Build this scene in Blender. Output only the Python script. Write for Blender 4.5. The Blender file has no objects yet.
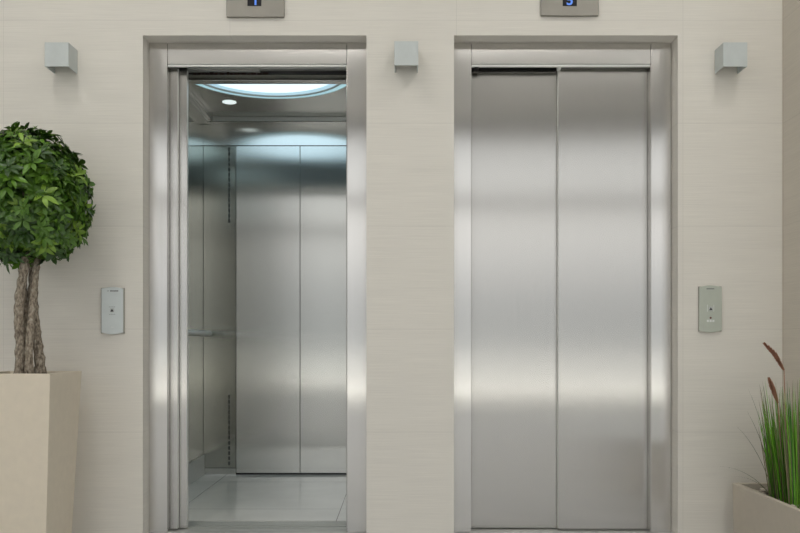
import bpy, bmesh, math, random
from mathutils import Vector, Matrix
random.seed(7)
S = bpy.context.scene
C = S.collection
PI = math.pi
CX, CZ, D, F = 403.0, 343.0, 3.6, 822.0        # vanishing point (px), wall distance, focal length (px)
EYE = 0.85

# ------------------------------------------------------------------ helpers
class MB:
    def __init__(s):
        s.v = []; s.f = []; s.c = []; s.sm = []
    def add(s, vs, fs, col=(1, 1, 1), smooth=False):
        n = len(s.v)
        s.v += [tuple(v) for v in vs]
        for f in fs:
            s.f.append([n + i for i in f]); s.c.append(col); s.sm.append(smooth)
    def box(s, x0, x1, y0, y1, z0, z1, **k):
        s.add([(x, y, z) for x in (x0, x1) for y in (y0, y1) for z in (z0, z1)],
              [(0, 1, 3, 2), (4, 6, 7, 5), (0, 4, 5, 1), (2, 3, 7, 6), (0, 2, 6, 4), (1, 5, 7, 3)], **k)
    def tube(s, pts, rad, n=12, caps=True, **k):
        pts = [Vector(p) for p in pts]
        rs = rad if isinstance(rad, (list, tuple)) else [rad] * len(pts)
        vs = []; fs = []; u = None
        for i, p in enumerate(pts):
            t = (pts[min(i + 1, len(pts) - 1)] - pts[max(i - 1, 0)]).normalized()
            if u is None:
                a = Vector((0, 0, 1)) if abs(t.z) < .9 else Vector((1, 0, 0))
                u = t.cross(a).normalized()
            u = (u - t * u.dot(t)).normalized(); w = t.cross(u)
            for j in range(n):
                q = 2 * PI * j / n
                vs.append(p + (u * math.cos(q) + w * math.sin(q)) * rs[i])
        for i in range(len(pts) - 1):
            for j in range(n):
                a, b = i * n + j, i * n + (j + 1) % n
                fs.append((a, b, b + n, a + n))
        if caps:
            fs.append(tuple(range(n - 1, -1, -1))); fs.append(tuple((len(pts) - 1) * n + j for j in range(n)))
        s.add(vs, fs, smooth=True, **k)
    def ring(s, cx, cy, z0, z1, r0, r1, n=96, **k):        # flat or sloping annulus / disc (r0 = 0)
        vs = []; fs = []
        for j in range(n):
            q = 2 * PI * j / n
            vs.append((cx + r1 * math.cos(q), cy + r1 * math.sin(q), z1))
            vs.append((cx + r0 * math.cos(q), cy + r0 * math.sin(q), z0))
        for j in range(n):
            a, b = 2 * j, 2 * ((j + 1) % n)
            fs.append((a, a + 1, b + 1, b))
        s.add(vs, fs, **k)
    def prism(s, outline, y0, y1, **k):                    # outline in x-z, extruded along y
        n = len(outline)
        s.add([(x, y0, z) for x, z in outline] + [(x, y1, z) for x, z in outline],
              [tuple(range(n)), tuple(range(2 * n - 1, n - 1, -1))] +
              [(j, j + n, (j + 1) % n + n, (j + 1) % n) for j in range(n)], **k)
    def build(s, name, mat, parent=None, bevel=0, seg=2, color=False):
        m = bpy.data.meshes.new(name)
        m.from_pydata(s.v, [], s.f); m.update()
        m.polygons.foreach_set('use_smooth', s.sm)
        if color:
            ca = m.color_attributes.new('Col', 'FLOAT_COLOR', 'CORNER')
            i = 0
            for p, c in zip(m.polygons, s.c):
                for _ in p.vertices:
                    ca.data[i].color = (*c, 1); i += 1
        b = bmesh.new(); b.from_mesh(m)
        if not color: bmesh.ops.recalc_face_normals(b, faces=b.faces)
        b.to_mesh(m); b.free()
        m.materials.append(mat)
        o = bpy.data.objects.new(name, m); C.objects.link(o)
        if parent is not None:
            o.parent = parent
            w_ = Vector((0, 0, 0)); q_ = parent
            while q_ is not None: w_ += q_.location; q_ = q_.parent
            o.location = -w_                               # meshes are written in world coordinates
        if bevel:
            md = o.modifiers.new('bevel', 'BEVEL'); md.width = bevel; md.segments = seg; md.limit_method = 'ANGLE'
        return o

def thing(name, label, cat, loc=(0, 0, 0), group=None):
    o = bpy.data.objects.new(name, None); C.objects.link(o)
    o.location = loc; o.empty_display_size = .05
    return tag(o, label, cat, group)
def tag(o, label, cat, group=None):
    o['label'] = label; o['category'] = cat
    if group: o['group'] = group
    return o
def struct(o):
    o['kind'] = 'structure'; return o

def ntree(name):
    m = bpy.data.materials.new(name); m.use_nodes = True
    t = m.node_tree; p = t.nodes['Principled BSDF']
    return m, t, p
def N(t, typ, **k):
    n = t.nodes.new(typ)
    for a, v in k.items(): setattr(n, a, v)
    return n
def math_n(t, op, a, b=None):
    n = N(t, 'ShaderNodeMath', operation=op)
    for i, v in enumerate((a, b)):
        if v is None: continue
        if isinstance(v, (int, float)): n.inputs[i].default_value = v
        else: t.links.new(v, n.inputs[i])
    return n.outputs[0]
def ramp(t, fac, stops):
    r = N(t, 'ShaderNodeValToRGB'); e = r.color_ramp.elements
    while len(e) < len(stops): e.new(.5)
    for k, (p, c) in enumerate(stops):
        e[k].position = p; e[k].color = (*c, 1) if len(c) == 3 else c
    t.links.new(fac, r.inputs[0]); return r.outputs[0]
def g(v): return (v, v, v)
def noise(t, scale, vec_scale=(1, 1, 1), detail=4):
    tc = N(t, 'ShaderNodeNewGeometry'); mp = N(t, 'ShaderNodeMapping')
    t.links.new(tc.outputs['Position'], mp.inputs[0]); mp.inputs['Scale'].default_value = vec_scale
    n = N(t, 'ShaderNodeTexNoise'); n.inputs['Scale'].default_value = scale; n.inputs['Detail'].default_value = detail
    t.links.new(mp.outputs[0], n.inputs['Vector']); return n.outputs['Fac']
def bump(t, p, h, strength, dist=.002):
    b = N(t, 'ShaderNodeBump'); b.inputs['Strength'].default_value = strength; b.inputs['Distance'].default_value = dist
    t.links.new(h, b.inputs['Height']); t.links.new(b.outputs[0], p.inputs['Normal'])

def simple(name, col, rough=.5, metal=0, spec=.5):
    m, t, p = ntree(name)
    n = noise(t, 30)
    c = ramp(t, n, [(0, tuple(x * .94 for x in col)), (1, tuple(min(1, x * 1.06) for x in col))])
    t.links.new(c, p.inputs['Base Color'])
    p.inputs['Roughness'].default_value = rough; p.inputs['Metallic'].default_value = metal
    p.inputs['Specular IOR Level'].default_value = spec
    return m
def steel(name, col=(.6, .585, .56), r=.3, aniso=.85, var=.018, bs=.03):
    """stainless steel with a vertical brushed grain: reflections spread sideways"""
    m, t, p = ntree(name)
    n = noise(t, 1, (150, 150, .8), 2)
    c = ramp(t, n, [(.25, tuple(x * (1 - var) for x in col)), (.75, tuple(min(1, x * (1 + var)) for x in col))])
    t.links.new(c, p.inputs['Base Color'])
    p.inputs['Metallic'].default_value = 1
    p.inputs['Roughness'].default_value = r
    p.inputs['Anisotropic'].default_value = aniso
    geo = N(t, 'ShaderNodeNewGeometry'); cr = N(t, 'ShaderNodeVectorMath', operation='CROSS_PRODUCT')
    t.links.new(geo.outputs['Normal'], cr.inputs[0]); cr.inputs[1].default_value = (.01, .02, 1)
    t.links.new(cr.outputs[0], p.inputs['Tangent'])
    return m
def emit(name, col, s):
    m, t, p = ntree(name)
    p.inputs['Base Color'].default_value = (*[x * .5 for x in col], 1)
    p.inputs['Emission Color'].default_value = (*col, 1); p.inputs['Emission Strength'].default_value = s
    return m

def tile_wall(name, col, z0=.911, dz=.451, x0=-1.75, dx=.992, axis='X'):
    """large porcelain tiles with fine horizontal weave lines and hairline joints"""
    m, t, p = ntree(name)
    geo = N(t, 'ShaderNodeNewGeometry'); sp = N(t, 'ShaderNodeSeparateXYZ'); t.links.new(geo.outputs['Position'], sp.inputs[0])
    def line(sock, o, d, w):
        a = math_n(t, 'DIVIDE', math_n(t, 'SUBTRACT', sock, o), d)
        fr = math_n(t, 'FRACT', math_n(t, 'ADD', a, 100.5))
        return math_n(t, 'LESS_THAN', math_n(t, 'ABSOLUTE', math_n(t, 'SUBTRACT', fr, .5)), w / d / 2)
    j = math_n(t, 'MAXIMUM', line(sp.outputs['Z'], z0, dz, .0022), line(sp.outputs[axis], x0, dx, .002))
    fine = noise(t, 1, (5, 5, 420), 3)
    big = noise(t, 1, (1.1, 1.1, 16), 4)
    mixf = math_n(t, 'ADD', math_n(t, 'MULTIPLY', fine, .72), math_n(t, 'MULTIPLY', big, .28))
    c = ramp(t, mixf, [(.32, tuple(x * .945 for x in col)), (.68, tuple(min(1, x * 1.06) for x in col))])
    mx = N(t, 'ShaderNodeMix', data_type='RGBA')
    t.links.new(math_n(t, 'MULTIPLY', j, .35), mx.inputs[0]); t.links.new(c, mx.inputs[6])
    mx.inputs[7].default_value = (*[x * .62 for x in col], 1)
    t.links.new(mx.outputs[2], p.inputs['Base Color'])
    p.inputs['Roughness'].default_value = .5; p.inputs['Specular IOR Level'].default_value = .3
    bump(t, p, fine, .25, .0012)
    return m

def floor_tiles(name, col, grout, size, x0, y0, rough, spec=.5, w=.004):
    m, t, p = ntree(name)
    geo = N(t, 'ShaderNodeNewGeometry'); sp = N(t, 'ShaderNodeSeparateXYZ'); t.links.new(geo.outputs['Position'], sp.inputs[0])
    def line(sock, o, d):
        a = math_n(t, 'DIVIDE', math_n(t, 'SUBTRACT', sock, o), d)
        fr = math_n(t, 'FRACT', math_n(t, 'ADD', a, 100.5))
        return math_n(t, 'LESS_THAN', math_n(t, 'ABSOLUTE', math_n(t, 'SUBTRACT', fr, .5)), w / d / 2)
    j = math_n(t, 'MAXIMUM', line(sp.outputs['X'], x0, size), line(sp.outputs['Y'], y0, size))
    c = ramp(t, noise(t, 3, (1, 1, 1), 6), [(.3, tuple(x * .9 for x in col)), (.7, tuple(min(1, x * 1.08) for x in col))])
    mx = N(t, 'ShaderNodeMix', data_type='RGBA')
    t.links.new(j, mx.inputs[0]); t.links.new(c, mx.inputs[6]); mx.inputs[7].default_value = (*grout, 1)
    t.links.new(mx.outputs[2], p.inputs['Base Color'])
    p.inputs['Roughness'].default_value = rough; p.inputs['Specular IOR Level'].default_value = spec
    return m

# ------------------------------------------------------------------ materials
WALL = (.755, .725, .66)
M = {}
M['wall'] = tile_wall('porcelain_wall', WALL)
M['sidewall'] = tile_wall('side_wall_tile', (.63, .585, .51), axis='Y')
M['plaster'] = simple('lobby_plaster', (.80, .785, .75), .8)
M['ceiling'] = simple('ceiling_paint', (.86, .85, .82), .85)
M['side'] = simple('dark_side_wall', (.34, .33, .31), .8)
M['lobby_floor'] = floor_tiles('lobby_floor_stone', (.65, .66, .67), (.4, .4, .4), .8, 0, 0, .35)
M['car_floor'] = floor_tiles('car_floor_tile', (.86, .85, .80), (.22, .20, .18), .82, -1.139, 1.43, .13, .8)
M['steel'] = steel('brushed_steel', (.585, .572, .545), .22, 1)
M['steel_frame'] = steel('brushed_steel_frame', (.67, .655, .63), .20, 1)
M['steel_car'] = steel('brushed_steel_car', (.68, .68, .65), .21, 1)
M['steel_polish'] = steel('polished_steel', (.66, .66, .63), .17, .9)
M['ceil_steel'] = simple('ceiling_steel', (.60, .60, .57), .16, 1)
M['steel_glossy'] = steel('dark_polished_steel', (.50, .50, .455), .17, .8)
M['alu'] = simple('sill_aluminium', (.55, .56, .53), .4, .4)
M['rail'] = simple('track_metal', (.74, .75, .71), .38, .4)
M['chrome'] = simple('handrail_satin', (.9, .9, .86), .35, .1)
M['slot'] = simple('slot_grey', (.06, .06, .055), .6)
M['dark'] = simple('dark_gap', (.02, .017, .015), .8)
M['rubber'] = simple('brown_brush_seal', (.06, .038, .03), .9)
M['shaft'] = simple('shaft_concrete', (.10, .10, .10), .9)
M['sconce'] = simple('sconce_grey_paint', (.58, .62, .61), .55)
M['sconce_glass'] = simple('sconce_lens', (.45, .46, .45), .4)
M['plate_border'] = simple('plate_border_metal', (.40, .385, .34), .4, .6)
M['plate_silver'] = simple('plate_silver', (.62, .66, .65), .42, .35)
M['plate_green'] = simple('plate_greenish', (.47, .50, .43), .45, .35)
M['button'] = simple('button_face', (.50, .52, .50), .35, .4)
M['ink'] = simple('printed_black', (.02, .02, .02), .6)
M['ink_grey'] = simple('printed_grey', (.16, .17, .16), .6)
M['ink_red'] = simple('printed_dark_red', (.16, .05, .04), .6)
M['ink_white'] = simple('printed_white', (.72, .74, .72), .6)
M['indicator'] = simple('indicator_metal', (.30, .285, .25), .45, .5)
M['screen'] = simple('display_glass', (.035, .035, .038), .6, 0, .1)
M['blue'] = emit('blue_led', (.10, .24, .75), .75)
M['lamp_white'] = emit('lamp_white', (.64, .86, 1), 1.4)
M['lamp_blue'] = emit('lamp_blue', (.45, .66, .76), .9)
M['lamp_ring'] = emit('lamp_outer_ring', (.42, .66, .72), .8)
M['lamp_spot'] = emit('lamp_spot', (.8, .9, .9), .9)
M['pot'] = simple('planter_cream_stone', (.76, .68, .55), .7)
M['pot2'] = simple('trough_grey_stone', (.56, .505, .42), .75)
M['pebble'] = simple('pale_pebbles', (.56, .50, .42), .7)
M['soil'] = simple('dark_soil', (.06, .045, .03), .95)
M['frame_dark'] = simple('window_frame_metal', (.34, .33, .32), .5, .3)

def bark():
    m, t, p = ntree('grey_brown_bark')
    n = noise(t, 1, (130, 130, 60), 6)
    c = ramp(t, n, [(.3, (.09, .07, .05)), (.5, (.30, .25, .19)), (.72, (.52, .46, .37))])
    t.links.new(c, p.inputs['Base Color']); p.inputs['Roughness'].default_value = .9
    bump(t, p, n, 1, .006); return m
M['bark'] = bark()
def leaf(name, rough, spec=.5):
    m, t, p = ntree(name)
    a = N(t, 'ShaderNodeVertexColor'); a.layer_name = 'Col'
    n = noise(t, 40)
    mx = N(t, 'ShaderNodeMix', data_type='RGBA', blend_type='MULTIPLY'); mx.inputs[0].default_value = 1
    t.links.new(a.outputs[0], mx.inputs[6]); t.links.new(ramp(t, n, [(.3, g(.8)), (.7, g(1))]), mx.inputs[7])
    t.links.new(mx.outputs[2], p.inputs['Base Color'])
    p.inputs['Roughness'].default_value = rough; p.inputs['Specular IOR Level'].default_value = spec
    return m
M['leaf'] = leaf('glossy_leaf', .38, .5)
M['blade'] = leaf('grass_blade', .55, .3)
M['plume'] = simple('russet_plume', (.38, .19, .12), .9)
def glass():
    m = bpy.data.materials.new('window_glass'); m.use_nodes = True; t = m.node_tree; t.nodes.clear()
    o = N(t, 'ShaderNodeOutputMaterial'); a = N(t, 'ShaderNodeBsdfTransparent'); b = N(t, 'ShaderNodeBsdfGlossy'); b.inputs['Roughness'].default_value = .02
    a.inputs[0].default_value = (.95, .96, .955, 1)
    fz = N(t, 'ShaderNodeFresnel'); fz.inputs[0].default_value = 1.45; mx = N(t, 'ShaderNodeMixShader')
    t.links.new(fz.outputs[0], mx.inputs[0]); t.links.new(a.outputs[0], mx.inputs[1]); t.links.new(b.outputs[0], mx.inputs[2]); t.links.new(mx.outputs[0], o.inputs[0])
    return m
M['glass'] = glass()

# ------------------------------------------------------------------ the lobby shell
H = 4.1; YF = -8.1; XL = -7.0; XR = 7.0; WX = 1.664; PIER = -.5
OP = [(-1.1396, -.160), (.2234, 1.204)]; OZ = 2.197; RV = .083
b = MB()
b.box(XL, OP[0][0], 0, .12, 0, H); b.box(OP[0][1], OP[1][0], 0, .12, 0, H); b.box(OP[1][1], WX + .2, 0, .12, 0, H)
for x0, x1 in OP: b.box(x0, x1, 0, .12, OZ, H)
struct(b.build('wall_front', M['wall']))
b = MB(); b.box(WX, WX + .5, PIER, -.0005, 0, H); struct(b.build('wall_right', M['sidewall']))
b = MB(); b.box(WX + .2, XR, 0, .12, 0, H); struct(b.build('wall_front_right', M['wall']))
b = MB(); b.box(XL - .15, XL, YF - .15, 2.3, 0, H); struct(b.build('wall_left', M['side']))
b = MB(); b.box(XR, XR + .15, YF - .15, 2.3, 0, H); struct(b.build('wall_far_right', M['side']))
b = MB(); b.box(XL - .15, XR + .15, 2.15, 2.3, 0, H); struct(b.build('wall_rear', M['shaft']))
b = MB(); b.box(XL - .15, XR + .15, YF - .15, 2.3, H, H + .2); struct(b.build('ceiling', M['ceiling']))
b = MB(); b.box(XL - .15, XR + .15, YF - .15, RV, -.15, 0); struct(b.build('floor', M['lobby_floor']))
b = MB(); b.box(XL - .15, XR + .15, RV, 2.3, -1.2, -1.0); struct(b.build('floor_shaft', M['shaft']))
b = MB(); b.box(WX - .004, WX + .001, PIER + .001, -.0008, 0, H) if False else b.box(WX - .003, WX, -.004, -.0006, 0, H)
struct(b.build('trim_1', M['pebble']))
# glazed street front behind the camera: frames and panes
xs = [XL + i * (XR - XL) / 5 for i in range(6)]
TR0, TR1 = 2.84, 2.97
for i in range(5):
    a, c = xs[i], xs[i + 1]
    w = MB()
    w.box(a, a + .06, YF - .06, YF + .06, 0, H); w.box(c - .06, c, YF - .06, YF + .06, 0, H)
    w.box(a + .06, c - .06, YF - .06, YF + .06, TR0, TR1); w.box(a + .06, c - .06, YF - .06, YF + .06, 0, .05); w.box(a + .06, c - .06, YF - .06, YF + .06, H - .24, H)
    wf = struct(w.build('window_%d' % (i + 1), M['frame_dark']))
    for z0, z1 in ((.05, TR0), (TR1, H - .24)):
        p_ = MB(); p_.add([(a + .06, YF, z0), (c - .06, YF, z0), (c - .06, YF, z1), (a + .06, YF, z1)], [(0, 1, 2, 3)])
        q = p_.build('pane', M['glass'], wf)
b = MB(); b.box(-60, 60, -12.6, YF - .15, -.25, -.02)
struct(b.build('ground', simple('sunlit_pavement', (.55, .54, .51), .8)))
b = MB(); b.box(-60, 60, -90, -12.6, -.27, -.10)
struct(b.build('ground_street', simple('asphalt', (.22, .22, .215), .85)))

# ------------------------------------------------------------------ elevators
def entrance(dx, label, is_open):
    x0, x1 = OP[0][0] + dx, OP[0][1] + dx
    ji, jo = x0 + .083, x1 - .091                          # inner edges of the jambs
    t = thing('elevator_entrance', label, 'elevator', ((x0 + x1) / 2, RV, 0))
    for a, c, s in ((x0 + .001, ji, 1), (jo, x1 - .001, -1)):
        b = MB(); b.box(a, c, RV, RV + .037, .001, 2.196)
        if s < 0:                                          # small folded inner return
            b.box(a - .003, a, RV, RV + .037, .001, 2.099)
        b.build('jamb', M['steel_frame'], t, .0015)
    b = MB(); b.box(ji + .0015, jo - .0015, RV + .001, RV + .030, 2.099, 2.195); b.build('header', M['steel_frame'], t, .0015)
    b = MB(); b.box(ji + .002, jo - .004, RV + .004, RV + .016, 2.0895, 2.0985); b.build('header_lip', M['rail'], t, .001)
    b = MB(); b.box(x0 + .002, x1 - .002, RV + .001, RV + .040, -.03, -.001)
    b.box(x0 + .002, x1 - .002, RV + .047, RV + .066, -.03, -.001); b.box(x0 + .002, x1 - .002, RV + .073, RV + .125, -.03, -.001)
    b.box(x0 + .002, x1 - .002, RV + .001, RV + .125, -.05, -.03)
    b.build('sill', M['alu'], t, .001)
    b = MB(); b.box(ji - .35, jo + .1, .124, .215, 2.165, 2.25); b.build('track', M['rail'], t)
    if is_open:
        fr, sr = (-1.44, -1.0217), (-1.40, -.986)
    else:
        fr, sr = (.7035, 1.135), (.282, .722)
    for (a, c), y, wd in ((fr, .127, 1), (sr, .153, 0)):
        b = MB(); b.box(a, c, y, y + .021, .003, 2.103 if wd else 2.1085)
        d = b.build('door_panel', M['steel'], t, .002)
        b = MB()                                           # folded leading edge strip
        b.box(c - .002 if is_open else a - .001, c + .0012 if is_open else a + .0022, y + .002, y + .019, .01, 2.095)
        b.build('edge_strip', M['rail'], d)
    return t
EO = entrance(0, 'open elevator on the left with two steel door panels slid aside', True)
EC = entrance(1.363, 'closed elevator on the right with two brushed steel door panels', False)
b = MB(); b.tube([(.332, .093, 2.085), (.332, .121, 2.085)], .009, 16); b.build('door_stop', M['dark'], EC)
b = MB(); b.box(.695, .712, .1, .124, 2.083, 2.0985); b.build('door_stop', M['rail'], EC, .001)

# the car standing behind the left entrance
LX, RX, Y0, Y1, CZT = -1.288, -.188, .325, 1.70, 2.307
car = thing('elevator_car', 'brushed steel elevator car interior seen through the open doorway on the left', 'elevator car', ((LX + RX) / 2, Y0, 0))
b = MB(); b.box(LX, RX, Y0, Y1, -.06, 0); b.build('car_floor', M['car_floor'], car)
b = MB(); b.box(LX, RX, .222, .252, -.04, -.001); b.box(LX, RX, .259, .282, -.04, -.001); b.box(LX, RX, .289, Y0 - .001, -.04, -.001); b.box(LX, RX, .222, Y0 - .001, -.06, -.04)
b.build('car_sill', M['alu'], car, .001)
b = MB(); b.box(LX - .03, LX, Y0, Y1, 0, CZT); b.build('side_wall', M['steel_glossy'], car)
b = MB(); b.box(RX, RX + .03, Y0, Y1, 0, CZT); b.build('side_wall', M['steel_car'], car)
ZP = 2.12
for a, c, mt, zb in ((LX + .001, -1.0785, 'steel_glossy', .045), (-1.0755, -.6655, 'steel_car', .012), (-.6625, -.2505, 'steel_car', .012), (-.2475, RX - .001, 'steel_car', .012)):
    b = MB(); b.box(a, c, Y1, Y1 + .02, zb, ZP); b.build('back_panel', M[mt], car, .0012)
b = MB(); b.box(-1.0765, RX - .001, Y1 + .002, Y1 + .02, .0, .0115); b.build('bottom_gap', M['dark'], car)
b = MB(); b.box(LX - .03, RX + .03, Y1 + .021, Y1 + .04, 0, CZT); b.build('back_wall', M['dark'], car)
b = MB(); b.box(LX + .001, -1.077, Y1 - .003, Y1 + .018, .001, .043); b.build('skirting', M['steel_polish'], car)
b = MB(); b.box(LX, RX, Y1 - .004, Y1 + .02, ZP + .003, CZT - .03); b.build('frieze', M['steel_polish'], car, .001)
b = MB(); b.box(LX, RX, Y1 - .012, Y1 + .02, CZT - .028, CZT - .001); b.build('cornice', M['rail'], car, .002)
b = MB(); b.box(LX, LX + .010, Y0 + .04, Y1 - .004, .001, .13); b.build('skirting', M['alu'], car, .002)
b = MB(); b.box(LX, LX + .05, Y0 + .04, Y1 - .013, CZT - .05, CZT - .001); b.box(LX + .05, LX + .065, Y0 + .04, Y1 - .013, CZT - .03, CZT - .001)
b.build('cornice', M['ceil_steel'], car, .002)
for k, (za, zb2) in enumerate(((2.112, 1.645), (.515, .055))):
    b = MB(); z = za
    while z > zb2:
        b.box(-1.127, -1.115, Y1 - .0015, Y1 + .002, z - .024, z); z -= .033
    b.build('ventilation_slots', M['slot'], car)
# front return walls and header of the car, door panels and track
b = MB(); b.box(LX, -1.057, .30, Y0 + .03, 0, CZT); b.build('front_return', M['steel_car'], car)
b = MB(); b.box(-.251, RX, .30, Y0 + .03, 0, CZT); b.build('front_return', M['steel_car'], car)
b = MB(); b.box(-1.057, -.251, .30, Y0 + .03, 2.095, 2.122); b.build('car_header', M['steel_frame'], car, .0015)
b = MB(); b.box(-1.057, -.251, .318, Y0 + .03, 2.122, CZT); b.build('header_recess', M['shaft'], car)
b = MB(); b.box(-1.057, -.251, .285, .318, 2.146, 2.163); b.build('door_track', M['rail'], car, .002)
b = MB(); b.box(-1.057, -.251, .270, .318, 2.185, 2.25); b.build('door_track', M['steel_frame'], car, .002)
b = MB(); x = -1.0
while x < -.66:
    w_ = random.uniform(.012, .03); hgt = random.uniform(.006, .014)
    b.box(x, x + w_, .306, .317, 2.124, 2.124 + hgt); x += w_ + random.uniform(.002, .01)
b.build('brush_seal', M['rubber'], car)
b = MB(); b.box(-1.057, -.70, .300, .316, 2.1375, 2.1455); b.box(-.715, -.68, .296, .316, 2.135, 2.155); b.build('hanger_plate', M['alu'], car, .001)
for y, xr in ((.226, -1.022), (.256, -1.024)):
    b = MB(); b.box(xr - .42, xr, y, y + .024, .004, 2.118)
    d = b.build('car_door_panel', M['steel'], car, .002)
    b = MB(); b.box(xr - .001, xr + .0012, y + .003, y + .021, .01, 2.11); b.build('edge_strip', M['rail'], d)
# handrail with wall brackets
b = MB(); b.tube([(-1.287, .46, .912), (-1.25, .46, .912), (-1.235, .475, .912), (-1.235, 1.655, .912), (-1.24, 1.668, .912), (-1.27, 1.675, .912), (-1.287, 1.675, .912)], .016, 16)
b.build('handrail', M['chrome'], car)
# ceiling plate with a round opening for the light
CYC, RO = .83, .478; CXC = (LX + RX) / 2
b = MB(); xa, xb, ya, yb = LX - .03, RX + .03, Y0, Y1 + .03
angs = sorted([2 * PI * j / 96 for j in range(96)] + [math.atan2(y - CYC, x - CXC) % (2 * PI) for x in (xa, xb) for y in (ya, yb)])
vs = []; fs = []
for q in angs:
    cq, sq = math.cos(q), math.sin(q)
    k = min((xb - CXC) / cq if cq > 1e-6 else 1e9, (xa - CXC) / cq if cq < -1e-6 else 1e9, (yb - CYC) / sq if sq > 1e-6 else 1e9, (ya - CYC) / sq if sq < -1e-6 else 1e9)
    ri = min(RO, k - .001)
    vs += [(CXC + cq * ri, CYC + sq * ri, CZT), (CXC + cq * k, CYC + sq * k, CZT), (CXC + cq * ri, CYC + sq * ri, CZT + .03)]
n = len(angs)
for j in range(n):
    a, c = 3 * j, 3 * ((j + 1) % n)
    fs += [(a, a + 1, c + 1, c), (a, c, c + 2, a + 2)]
b.add(vs, fs); b.build('car_ceiling', M['ceil_steel'], car)
b = MB(); b.box(xa, xb, ya, yb, CZT + .06, CZT + .08); b.build('car_roof', M['shaft'], car)
cl = MB(); cl.ring(CXC, CYC, CZT + .004, CZT + .004, .438, .478)
lt = cl.build('light_ring', M['lamp_ring'], car)
cl = MB(); cl.tube([(CXC + .430 * math.cos(2 * PI * j / 96), CYC + .430 * math.sin(2 * PI * j / 96), CZT + .004) for j in range(97)], .008, 8, caps=False); cl.build('chrome_ring', M['rail'], car)
cl = MB(); cl.ring(CXC, CYC, CZT + .012, CZT + .006, .395, .424); cl.build('light_diffuser', M['lamp_blue'], car)
cl = MB(); cl.ring(CXC, CYC, CZT + .024, CZT + .012, .0, .395); cl.build('light_diffuser', M['lamp_white'], car)
cl = MB(); cl.ring(-1.05, 1.37, CZT - .002, CZT - .002, 0, .042); cl.build('downlight', M['lamp_spot'], car)

# ------------------------------------------------------------------ wall lights
def sconce(x, z0, label):
    w = .102; z1 = z0 + .103; p = -.098
    t = thing('wall_sconce', label, 'wall light', (x + w / 2, 0, z0), 'square wall lights above the elevators')
    b = MB(); b.box(x, x + w, p, p + .004, z0, z1); b.box(x, x + .004, p + .004, -.001, z0, z1); b.box(x + w - .004, x + w, p + .004, -.001, z0, z1)
    b.box(x + .004, x + w - .004, p + .004, -.002, z0 + .047, z1 - .035); b.build('housing', M['sconce'], t, .0008, 1)
    b = MB(); b.box(x + .02, x + w - .02, p + .02, -.02, z0 + .040, z0 + .0468); b.build('lens', M['sconce_glass'], t)
sconce(-1.527, 2.028, 'square pale grey wall light above the leafy tree, leftmost')
sconce(-.037, 2.033, 'square pale grey wall light between the two elevators')
sconce(1.365, 2.028, 'square grey wall light right of the closed elevator, near the corner')

# ------------------------------------------------------------------ call stations
def station(px0, px1, py0, py1, mat, label, kind):
    k = D / F
    x0, x1 = (px0 - CX) * k, (px1 - CX) * k; z1, z0 = EYE + (CZ - py0) * k, EYE + (CZ - py1) * k
    xc = (x0 + x1) / 2
    t = thing('call_button_panel', label, 'button panel', (xc, 0, z0))
    def arc(a, c, lo, hi, bulge):
        n = 12; out = []
        for j in range(n + 1): q = j / n; out.append((a + (c - a) * q, lo - bulge * math.sin(PI * q)))
        for j in range(n + 1): q = j / n; out.append((c + (a - c) * q, hi + bulge * math.sin(PI * q)))
        return out
    b = MB(); b.prism([(x0, z0), (x1, z0), (x1, z1), (x0, z1)], -.008, 0); b.build('back_plate', M['plate_border'], t, .001)
    i0 = .004 if kind == 0 else .001
    b = MB(); b.prism(arc(x0 + i0, x1 - i0, z0 + .004, z1 - .004, .008), -.013, -.0082); b.build('face_plate', M[mat], t, .0015)
    zc = EYE + (CZ - (310.5 if kind == 0 else 309)) * k; yb = -.0131
    s = .0085
    b = MB(); b.box(xc - s, xc + s, -.0155, yb, zc - s, zc + s + .001); bt = b.build('call_button', M['button'], t, .001)
    b = MB(); b.prism([(xc - .0072, zc - .0055), (xc + .0072, zc - .0055), (xc, zc + .0075)], -.0165, -.0156); b.build('arrow', M['ink'], bt)
    if kind == 0:                                          # a tiny printed word at the top, faint marks round the button
        b = MB(); x = xc - .021
        b.box(x, x + .006, -.0134, yb, z1 - .015, z1 - .012); x += .012
        for j in range(7): b.box(x, x + .0042, -.0134, yb, z1 - .0165, z1 - .0105); x += .0052
        b.build('lettering', M['ink_grey'], t)
        b = MB()
        for j in range(4): b.box(xc - .014 + j * .007, xc - .009 + j * .007, -.0134, yb, zc + .014, zc + .016)
        b.build('lettering', M['ink_grey'], t); b = MB()
        for j in range(4): b.box(xc - .013 + j * .007, xc - .008 + j * .007, -.0134, yb, zc - .018, zc - .0165)
        b.build('lettering', M['ink_grey'], t)
        b = MB(); b.box(xc - .005, xc + .007, -.0134, yb, z0 + .026, z0 + .029); b.build('mark', M['ink_white'], t)
    else:
        b = MB(); b.tube([(xc, yb, zc - .039), (xc, -.0145, zc - .039)], .0045, 14); b.build('key_switch', M['ink_red'], t)
        b = MB()
        for j in range(3): b.box(xc - .0165 + j * .012, xc - .0075 + j * .012, -.0134, yb, zc - .057, zc - .0475)
        b.build('pictograms', M['ink_white'], t)
        b = MB(); b.box(xc - .018, xc + .016, -.0134, yb, z1 - .013, z1 - .009); b.build('lettering', M['ink_grey'], t)
        for sx in (-1, 1):
            b = MB(); b.box(xc + sx * .014 - .001, xc + sx * .014 + .001, -.0134, yb, zc - .012, zc + .018); b.build('bracket_mark', M['ink_white'], t)
station(101.5, 125, 288, 333.5, 'plate_silver', 'silver call button panel left of the open elevator', 0)
station(698, 721, 286.5, 331.5, 'plate_green', 'greenish grey call button panel right of the closed elevator', 1)

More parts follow.
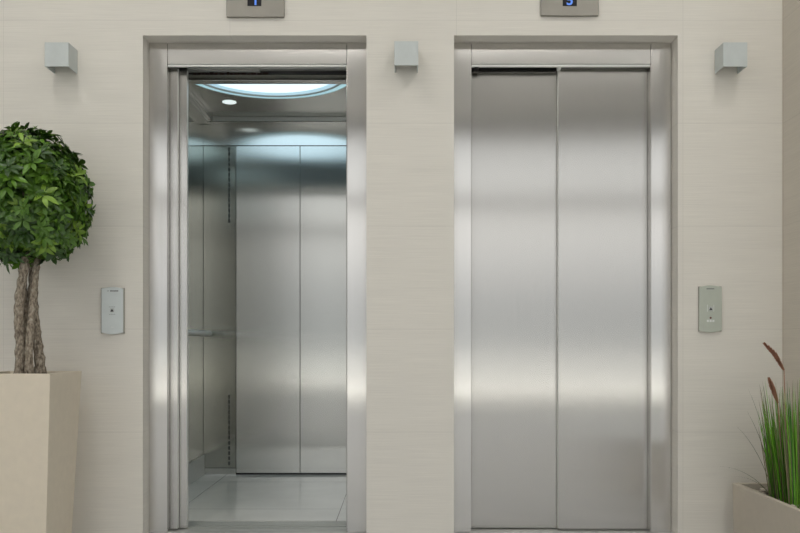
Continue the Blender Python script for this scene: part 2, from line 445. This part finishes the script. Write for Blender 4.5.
# ------------------------------------------------------------------ floor indicators
def indicator(px0, px1, py1, dx0, dx1, dy1, digit, label, px_digit):
    k = D / F
    x0, x1, z0 = (px0 - CX) * k, (px1 - CX) * k, EYE + (CZ - py1) * k
    t = thing('floor_indicator', label, 'floor indicator', ((x0 + x1) / 2, 0, z0), 'floor indicators over the elevators')
    b = MB(); n = 10; out = [(x0 + (x1 - x0) * j / n, z0 - .0015 * math.sin(PI * j / n)) for j in range(n + 1)] + [(x1 - (x1 - x0) * j / n, z0 + .125 + .004 * math.sin(PI * j / n)) for j in range(n + 1)]
    b.prism(out, -.016, -.0005); b.build('plate', M['indicator'], t, .0015)
    a, c, z = (dx0 - CX) * k, (dx1 - CX) * k, EYE + (CZ - dy1) * k - .009
    b = MB(); b.box(a, c, -.0175, -.0161, z, z + .055); s = b.build('display', M['screen'], t)
    cu = bpy.data.curves.new('digit', 'FONT'); cu.body = digit; cu.size = .062; cu.extrude = .0004; cu.align_x = 'CENTER'; cu.offset = .0012
    tmp = bpy.data.objects.new('digit', cu); C.objects.link(tmp); bpy.context.view_layer.update()
    me = bpy.data.meshes.new_from_object(tmp.evaluated_get(bpy.context.evaluated_depsgraph_get()))
    bpy.data.objects.remove(tmp)
    me.transform(Matrix.Translation(((px_digit - CX) * k, -.0182, z + .005)) @ Matrix.Rotation(PI / 2, 4, 'X'))
    me.materials.clear(); me.materials.append(M['blue'])
    o = bpy.data.objects.new('digit', me); C.objects.link(o); o.parent = s
indicator(227, 284.5, 18, 248.2, 262, 5.5, '1', 'steel floor indicator above the open elevator with a lit blue 1', 256.2)
indicator(540.5, 598, 16.7, 562, 576, 5.5, '5', 'steel floor indicator above the closed elevator with a lit blue digit', 569)

# ------------------------------------------------------------------ tall planter and braided tree
d1, wd = 3.14, .31
px1_, px0_ = -1.348, -1.348 - wd; yf = d1 - D; ybk = yf + wd; zt = .7327
pl = thing('planter', 'tall cream tapered square planter holding the leafy tree', 'planter', ((px0_ + px1_) / 2, (yf + ybk) / 2, 0))
tp = .032
b = MB()
def quad(z, i): return [(px0_ + i, yf + i, z), (px1_ - i, yf + i, z), (px1_ - i, ybk - i, z), (px0_ + i, ybk - i, z)]
rings = [quad(0, tp), quad(zt, 0), quad(zt, .016), quad(zt - .03, .02)]
vs = sum(rings, []); fs = [(3, 2, 1, 0)]
for r in range(3):
    for j in range(4): a, c = r * 4 + j, r * 4 + (j + 1) % 4; fs.append((a, c, c + 4, a + 4))
fs.append((12, 13, 14, 15))
b.add(vs, fs); b.build('pot', M['pot'], pl, .0025)
b = MB(); b.box(px0_ + .021, px1_ - .021, yf + .021, ybk - .021, zt - .029, zt - .014); b.build('soil', M['soil'], pl)

TX, TY = (px0_ + px1_) / 2 + .003, (yf + ybk) / 2
tree = thing('topiary_tree', 'round dense green tree with braided trunk in the tall cream planter', 'tree', (TX, TY, zt - .014))
CC = Vector((TX, TY, 1.433)); RX_, RZ_ = .232, .262
for k in range(4):
    pts = []; rs = []
    ph = k * 2 * PI / 4 + .4
    for j in range(46):
        q = j / 45; z = zt - .016 + q * (.66)
        a = ph + q * 1.7 + .35 * math.sin(q * 6 + k)
        rad = .038 - .010 * math.sin(q * PI) + .006 * math.sin(q * 9 + k * 2)
        pts.append((TX + rad * 1.1 * math.cos(a), TY + rad * math.sin(a), z))
        rs.append((.0135 if k % 2 else .0185) * (1 + .10 * math.sin(j * 1.7 + k) + random.uniform(-.07, .07)) * (1.12 - .25 * q) * (1.15 if j < 3 else 1))
    b = MB(); b.tube(pts, rs, 12)
    rnd = random.Random(k); b.v = [tuple(c + rnd.uniform(-.0016, .0016) for c in v) for v in b.v]
    b.build('stem', M['bark'], tree)

def add_leaf(b, base, dr, up, L, W, col, curl=.25, n=4, smooth=True):
    dr = dr.normalized(); side = dr.cross(up)
    if side.length < 1e-3: side = dr.cross(Vector((1, .3, .2)))
    side.normalize(); nn = side.cross(dr)
    prof = [.06, .62, 1, .78, .0][:n + 1]
    vs = []; fs = []
    for i in range(n + 1):
        q = i / n; c = base + dr * (L * q) - nn * (L * curl * q * q)
        w = W * prof[i] / 2
        vs += [c - side * w + nn * w * .35, c, c + side * w + nn * w * .35]
    for i in range(n):
        a = 3 * i; fs += [(a, a + 3, a + 4, a + 1), (a + 1, a + 4, a + 5, a + 2)]
    b.add(vs, fs, col=col, smooth=smooth)
b = MB(); rn = random.Random(11)
def bumpy(u):
    return 1 + .035 * math.sin(5 * u.x + 3 * u.z) + .03 * math.sin(7 * u.z + 4 * u.y + 1) + .02 * math.sin(11 * u.x - 6 * u.y)
NC = 620
for i in range(NC):
    z = 1 - 2 * (i + .5) / NC; a = i * 2.39996 + rn.uniform(-.25, .25); r = math.sqrt(1 - z * z)
    u = Vector((r * math.cos(a), r * math.sin(a), z)); u = (u + Vector([rn.uniform(-.06, .06) for _ in range(3)])).normalized()
    s = bumpy(u) * rn.uniform(.86, 1.0)
    c = CC + Vector((u.x * RX_, u.y * RX_, u.z * RZ_)) * s
    axis = (u + Vector([rn.uniform(-.45, .45) for _ in range(3)]) + Vector((0, 0, .35))).normalized()
    t1 = axis.cross(Vector((0, 0, 1)) if abs(axis.z) < .9 else Vector((1, 0, 0))).normalized(); t2 = axis.cross(t1)
    nl = rn.choice((6, 7, 8)); tone = rn.random()
    base = Vector((.026, .078, .010)).lerp(Vector((.13, .28, .025)), tone ** 1.4)
    if rn.random() < .12: base = Vector((.21, .36, .04))
    size = rn.uniform(.040, .056)
    for k in range(nl):
        q = 2 * PI * k / nl + rn.uniform(-.2, .2); el = rn.uniform(.15, .6)
        d_ = (t1 * math.cos(q) + t2 * math.sin(q)) * math.cos(el) + axis * math.sin(el)
        L = size * rn.uniform(.8, 1.1); v = rn.uniform(.8, 1.2)
        add_leaf(b, c + d_ * .004, d_, axis, L, L * rn.uniform(.36, .44), tuple(base * v), rn.uniform(.1, .4))
    for k in range(2):                                      # inner leaves fill the crown
        uu = (u + Vector([rn.uniform(-.4, .4) for _ in range(3)])).normalized(); s2 = rn.uniform(.55, .88)
        c2 = CC + Vector((uu.x * RX_, uu.y * RX_, uu.z * RZ_)) * s2
        d_ = Vector([rn.uniform(-1, 1) for _ in range(3)])
        add_leaf(b, c2, d_, uu, .06, .03, tuple(base * .9), .2)
b.build('foliage', M['leaf'], tree, color=True)
b = MB(); vs = []                                           # twigs that carry the leaves
for i in range(60):
    a = rn.uniform(0, 2 * PI); z = rn.uniform(-.9, .95); r = math.sqrt(1 - z * z)
    e = CC + Vector((r * math.cos(a) * RX_, r * math.sin(a) * RX_, z * RZ_)) * .85
    s_ = Vector((TX, TY, 1.30 + rn.uniform(-.05, .08))); m_ = s_.lerp(e, .5) + Vector((0, 0, .02))
    b.tube([s_, m_, e], [.006, .004, .002], 6)
b.build('branches', M['bark'], tree)

# ------------------------------------------------------------------ low trough with ornamental grass
tx0, tx1, ty0, ty1, tz = 1.402, 1.652, -1.25, -.10, .256
tr = thing('planter_trough', 'low grey-beige stone planter box in the right corner holding ornamental grass', 'planter', ((tx0 + tx1) / 2, (ty0 + ty1) / 2, 0))
b = MB(); i = .022
R_ = [[(tx0 + k, ty0 + k, z), (tx1 - k, ty0 + k, z), (tx1 - k, ty1 - k, z), (tx0 + k, ty1 - k, z)] for z, k in ((0, .004), (tz, 0), (tz, i), (.10, i))]
vs = sum(R_, []); fs = [(3, 2, 1, 0)]
for r in range(3):
    for j in range(4): a, c = r * 4 + j, r * 4 + (j + 1) % 4; fs.append((a, c, c + 4, a + 4))
fs.append((12, 13, 14, 15)); b.add(vs, fs); b.build('box', M['pot2'], tr, .003)
b = MB(); b.box(tx0 + i + .001, tx1 - i - .001, ty0 + i + .001, ty1 - i - .001, .101, tz - .035); b.build('soil', M['soil'], tr)
b = MB(); rp = random.Random(5)
for k in range(420):
    x = rp.uniform(tx0 + i + .012, tx1 - i - .012); y = rp.uniform(ty0 + i + .012, ty1 - i - .012); z = tz - .033 + rp.uniform(0, .016); s = rp.uniform(.006, .012)
    vs = []; n = 8
    for la in (-.8, 0, .8):
        for j in range(n):
            q = 2 * PI * j / n; rr = math.cos(la) * s * rp.uniform(.85, 1.15)
            vs.append((x + rr * math.cos(q) * 1.2, y + rr * math.sin(q), z + math.sin(la) * s * .8))
    fs = [(a * n + j, a * n + (j + 1) % n, (a + 1) * n + (j + 1) % n, (a + 1) * n + j) for a in (0, 1) for j in range(n)] + [tuple(range(n - 1, -1, -1)), tuple(2 * n + j for j in range(n))]
    b.add(vs, fs, smooth=True)
pb = b.build('pebbles', M['pebble'], tr); pb['kind'] = 'stuff'

GX, GY = 1.528, -.40
gr = thing('ornamental_grass', 'tall green ornamental grass with russet plumes in the low corner planter', 'grass plant', (GX, GY, tz - .03))
b = MB(); rg = random.Random(3)
def blade(x, y, lean, az, L, w, col, droop=.15, n=7):
    p0 = Vector((x, y, tz - .035)); vs = []; fs = []
    h = Vector((math.cos(az), math.sin(az), 0)); sd = Vector((math.cos(az + 1.3), math.sin(az + 1.3), 0)) if abs(math.sin(az)) > .5 else Vector((rg.uniform(-.4, .4), 1, 0)).normalized()
    sd = (Vector((1, 0, 0)) * .8 + sd * .4).normalized()
    for j in range(n + 1):
        q = j / n; c = p0 + Vector((0, 0, 1)) * (L * q * math.cos(lean) * (1 - droop * q * q)) + h * (L * (math.sin(lean) * q + droop * q * q))
        c.x = min(c.x, WX - .006); c.y = min(c.y, -.006)
        ww = w * (1 - q ** 2.2) / 2 + .0002
        vs += [c - sd * ww, c + Vector((0, -ww * .35, 0)), c + sd * ww]
    for j in range(n): a = 3 * j; fs += [(a, a + 1, a + 4, a + 3), (a + 1, a + 2, a + 5, a + 4)]
    b.add(vs, fs, col=col, smooth=True)
for k in range(430):
    a = rg.uniform(0, 2 * PI); r = math.sqrt(rg.random())
    x = GX + .075 * r * math.cos(a); y = GY + .15 * r * math.sin(a)
    x = max(x, tx0 + i + .008)
    L = rg.uniform(.27, .50) if rg.random() < .8 else rg.uniform(.15, .3)
    tone = rg.random()
    col = Vector((.03, .14, .014)).lerp(Vector((.22, .55, .04)), tone)
    if rg.random() < .33: col = Vector((.32, .27, .16)) * rg.uniform(.6, 1.2)
    blade(x, y, rg.uniform(0, .11) * (.3 + r), a, L, rg.uniform(.0035, .0065), tuple(col), rg.uniform(0, .10) * r)
for az, L, ln, dr in ((PI, .30, .55, .45), (PI * .98, .22, .5, .5), (PI * 1.05, .42, .18, .12), (PI * .9, .36, .25, .15), (PI, .5, .12, .1)):
    blade(GX - .065, GY + .02, ln, az, L, .0035, (.12, .14, .07), dr, 12)
b.build('foliage', M['blade'], gr, color=True)
def at(px, py, d): return Vector(((px - CX) * d / F, d - D, EYE + (CZ - py) * d / F))
for base_px, pts in (((786, 497), [(784, 370), (777, 357), (764.5, 344)]), ((782, 497), [(778, 403), (774, 392), (769, 379)])):
    d = D + GY
    b = MB(); st = at(*base_px, d); e = [at(x, y, d) for x, y in pts]
    b.tube([st, st.lerp(e[0], .5) + Vector((.004, 0, 0)), e[0]], .0014, 6)
    b.build('stalk', M['plume'], gr)
    b = MB(); L = 34
    for j in range(L):
        q = j / (L - 1); c = (e[0].lerp(e[1], q * 2) if q < .5 else e[1].lerp(e[2], q * 2 - 1)); t_ = (e[2] - e[0]).normalized()
        for m_ in range(9):
            o_ = Vector([rg.uniform(-1, 1) for _ in range(3)]); o_ = (o_ - t_ * o_.dot(t_)).normalized()
            w = .013 * math.sin(PI * (.12 + .8 * q)) ** .7
            add_leaf(b, c, o_ * .5 + t_, t_.cross(o_), w * 1.7, .004, (1, 1, 1), .1, 4)
    b.tube([e[0], e[1], e[2]], [.0035, .005, .002], 8)
    b.build('plume', M['plume'], gr)

# ------------------------------------------------------------------ light
w = bpy.data.worlds.new('World'); S.world = w; w.use_nodes = True; t = w.node_tree
bg = t.nodes['Background']
tc = N(t, 'ShaderNodeTexCoord'); sp = N(t, 'ShaderNodeSeparateXYZ'); t.links.new(tc.outputs['Generated'], sp.inputs[0])
col = ramp(t, sp.outputs['Z'], [(0, (.56, .58, .59)), (.05, (.66, .67, .68)), (.12, (1.04, 1.03, 1.03)), (.155, (1.08, 1.07, 1.06)), (.19, (1.0, 1.0, 1.0)), (.27, (.85, .86, .88)), (.5, (.9, .95, 1.0))])
t.links.new(col, bg.inputs[0]); bg.inputs[1].default_value = 1.15
sun = bpy.data.lights.new('sun', 'SUN'); sun.energy = 13; sun.angle = .01; sun.color = (1, .975, .94)
so = bpy.data.objects.new('sun', sun); C.objects.link(so); so.rotation_euler = (math.radians(-14), math.radians(10), 0)

# unseen round lamps, added under the lobby ceiling to brighten the front wall
lm = emit('fill_lamp_glow', (1, .975, .94), 19)
for k in range(12):
    x, y = -4.5 + (k % 4) * 3, -1.6 - (k // 4) * 1.6
    b = MB(); b.ring(x, y, H - .012, H - .012, 0, .24, 32); b2 = MB(); b2.tube([(x, y, H - .03), (x, y, H - .0005)], .27, 32, caps=False)
    o = thing('fill_lamp', 'unseen round fill lamp added under the lobby roof', 'ceiling lamp', (x, y, H - .03), 'added round fill lamps of the lobby')
    b.build('diffuser', lm, o); b2.build('rim', M['plaster'], o)

# ------------------------------------------------------------------ camera
cam = bpy.data.cameras.new('camera'); co = bpy.data.objects.new('camera', cam); C.objects.link(co)
co.location = (0, -D, EYE); co.rotation_euler = (PI / 2, 0, 0)
cam.sensor_width = 36; cam.lens = 36 * F / 800
cam.shift_x = (400 - CX) / 800; cam.shift_y = (CZ - 266.5) / 800
cam.clip_start = .05
S.camera = co
S.view_settings.view_transform = 'Standard'; S.view_settings.look = 'None'; S.view_settings.gamma = 1; S.view_settings.use_curve_mapping = False
S.view_settings.exposure = .12
S.cycles.max_bounces = 10; S.cycles.diffuse_bounces = 6; S.cycles.glossy_bounces = 6; S.cycles.sample_clamp_indirect = 6
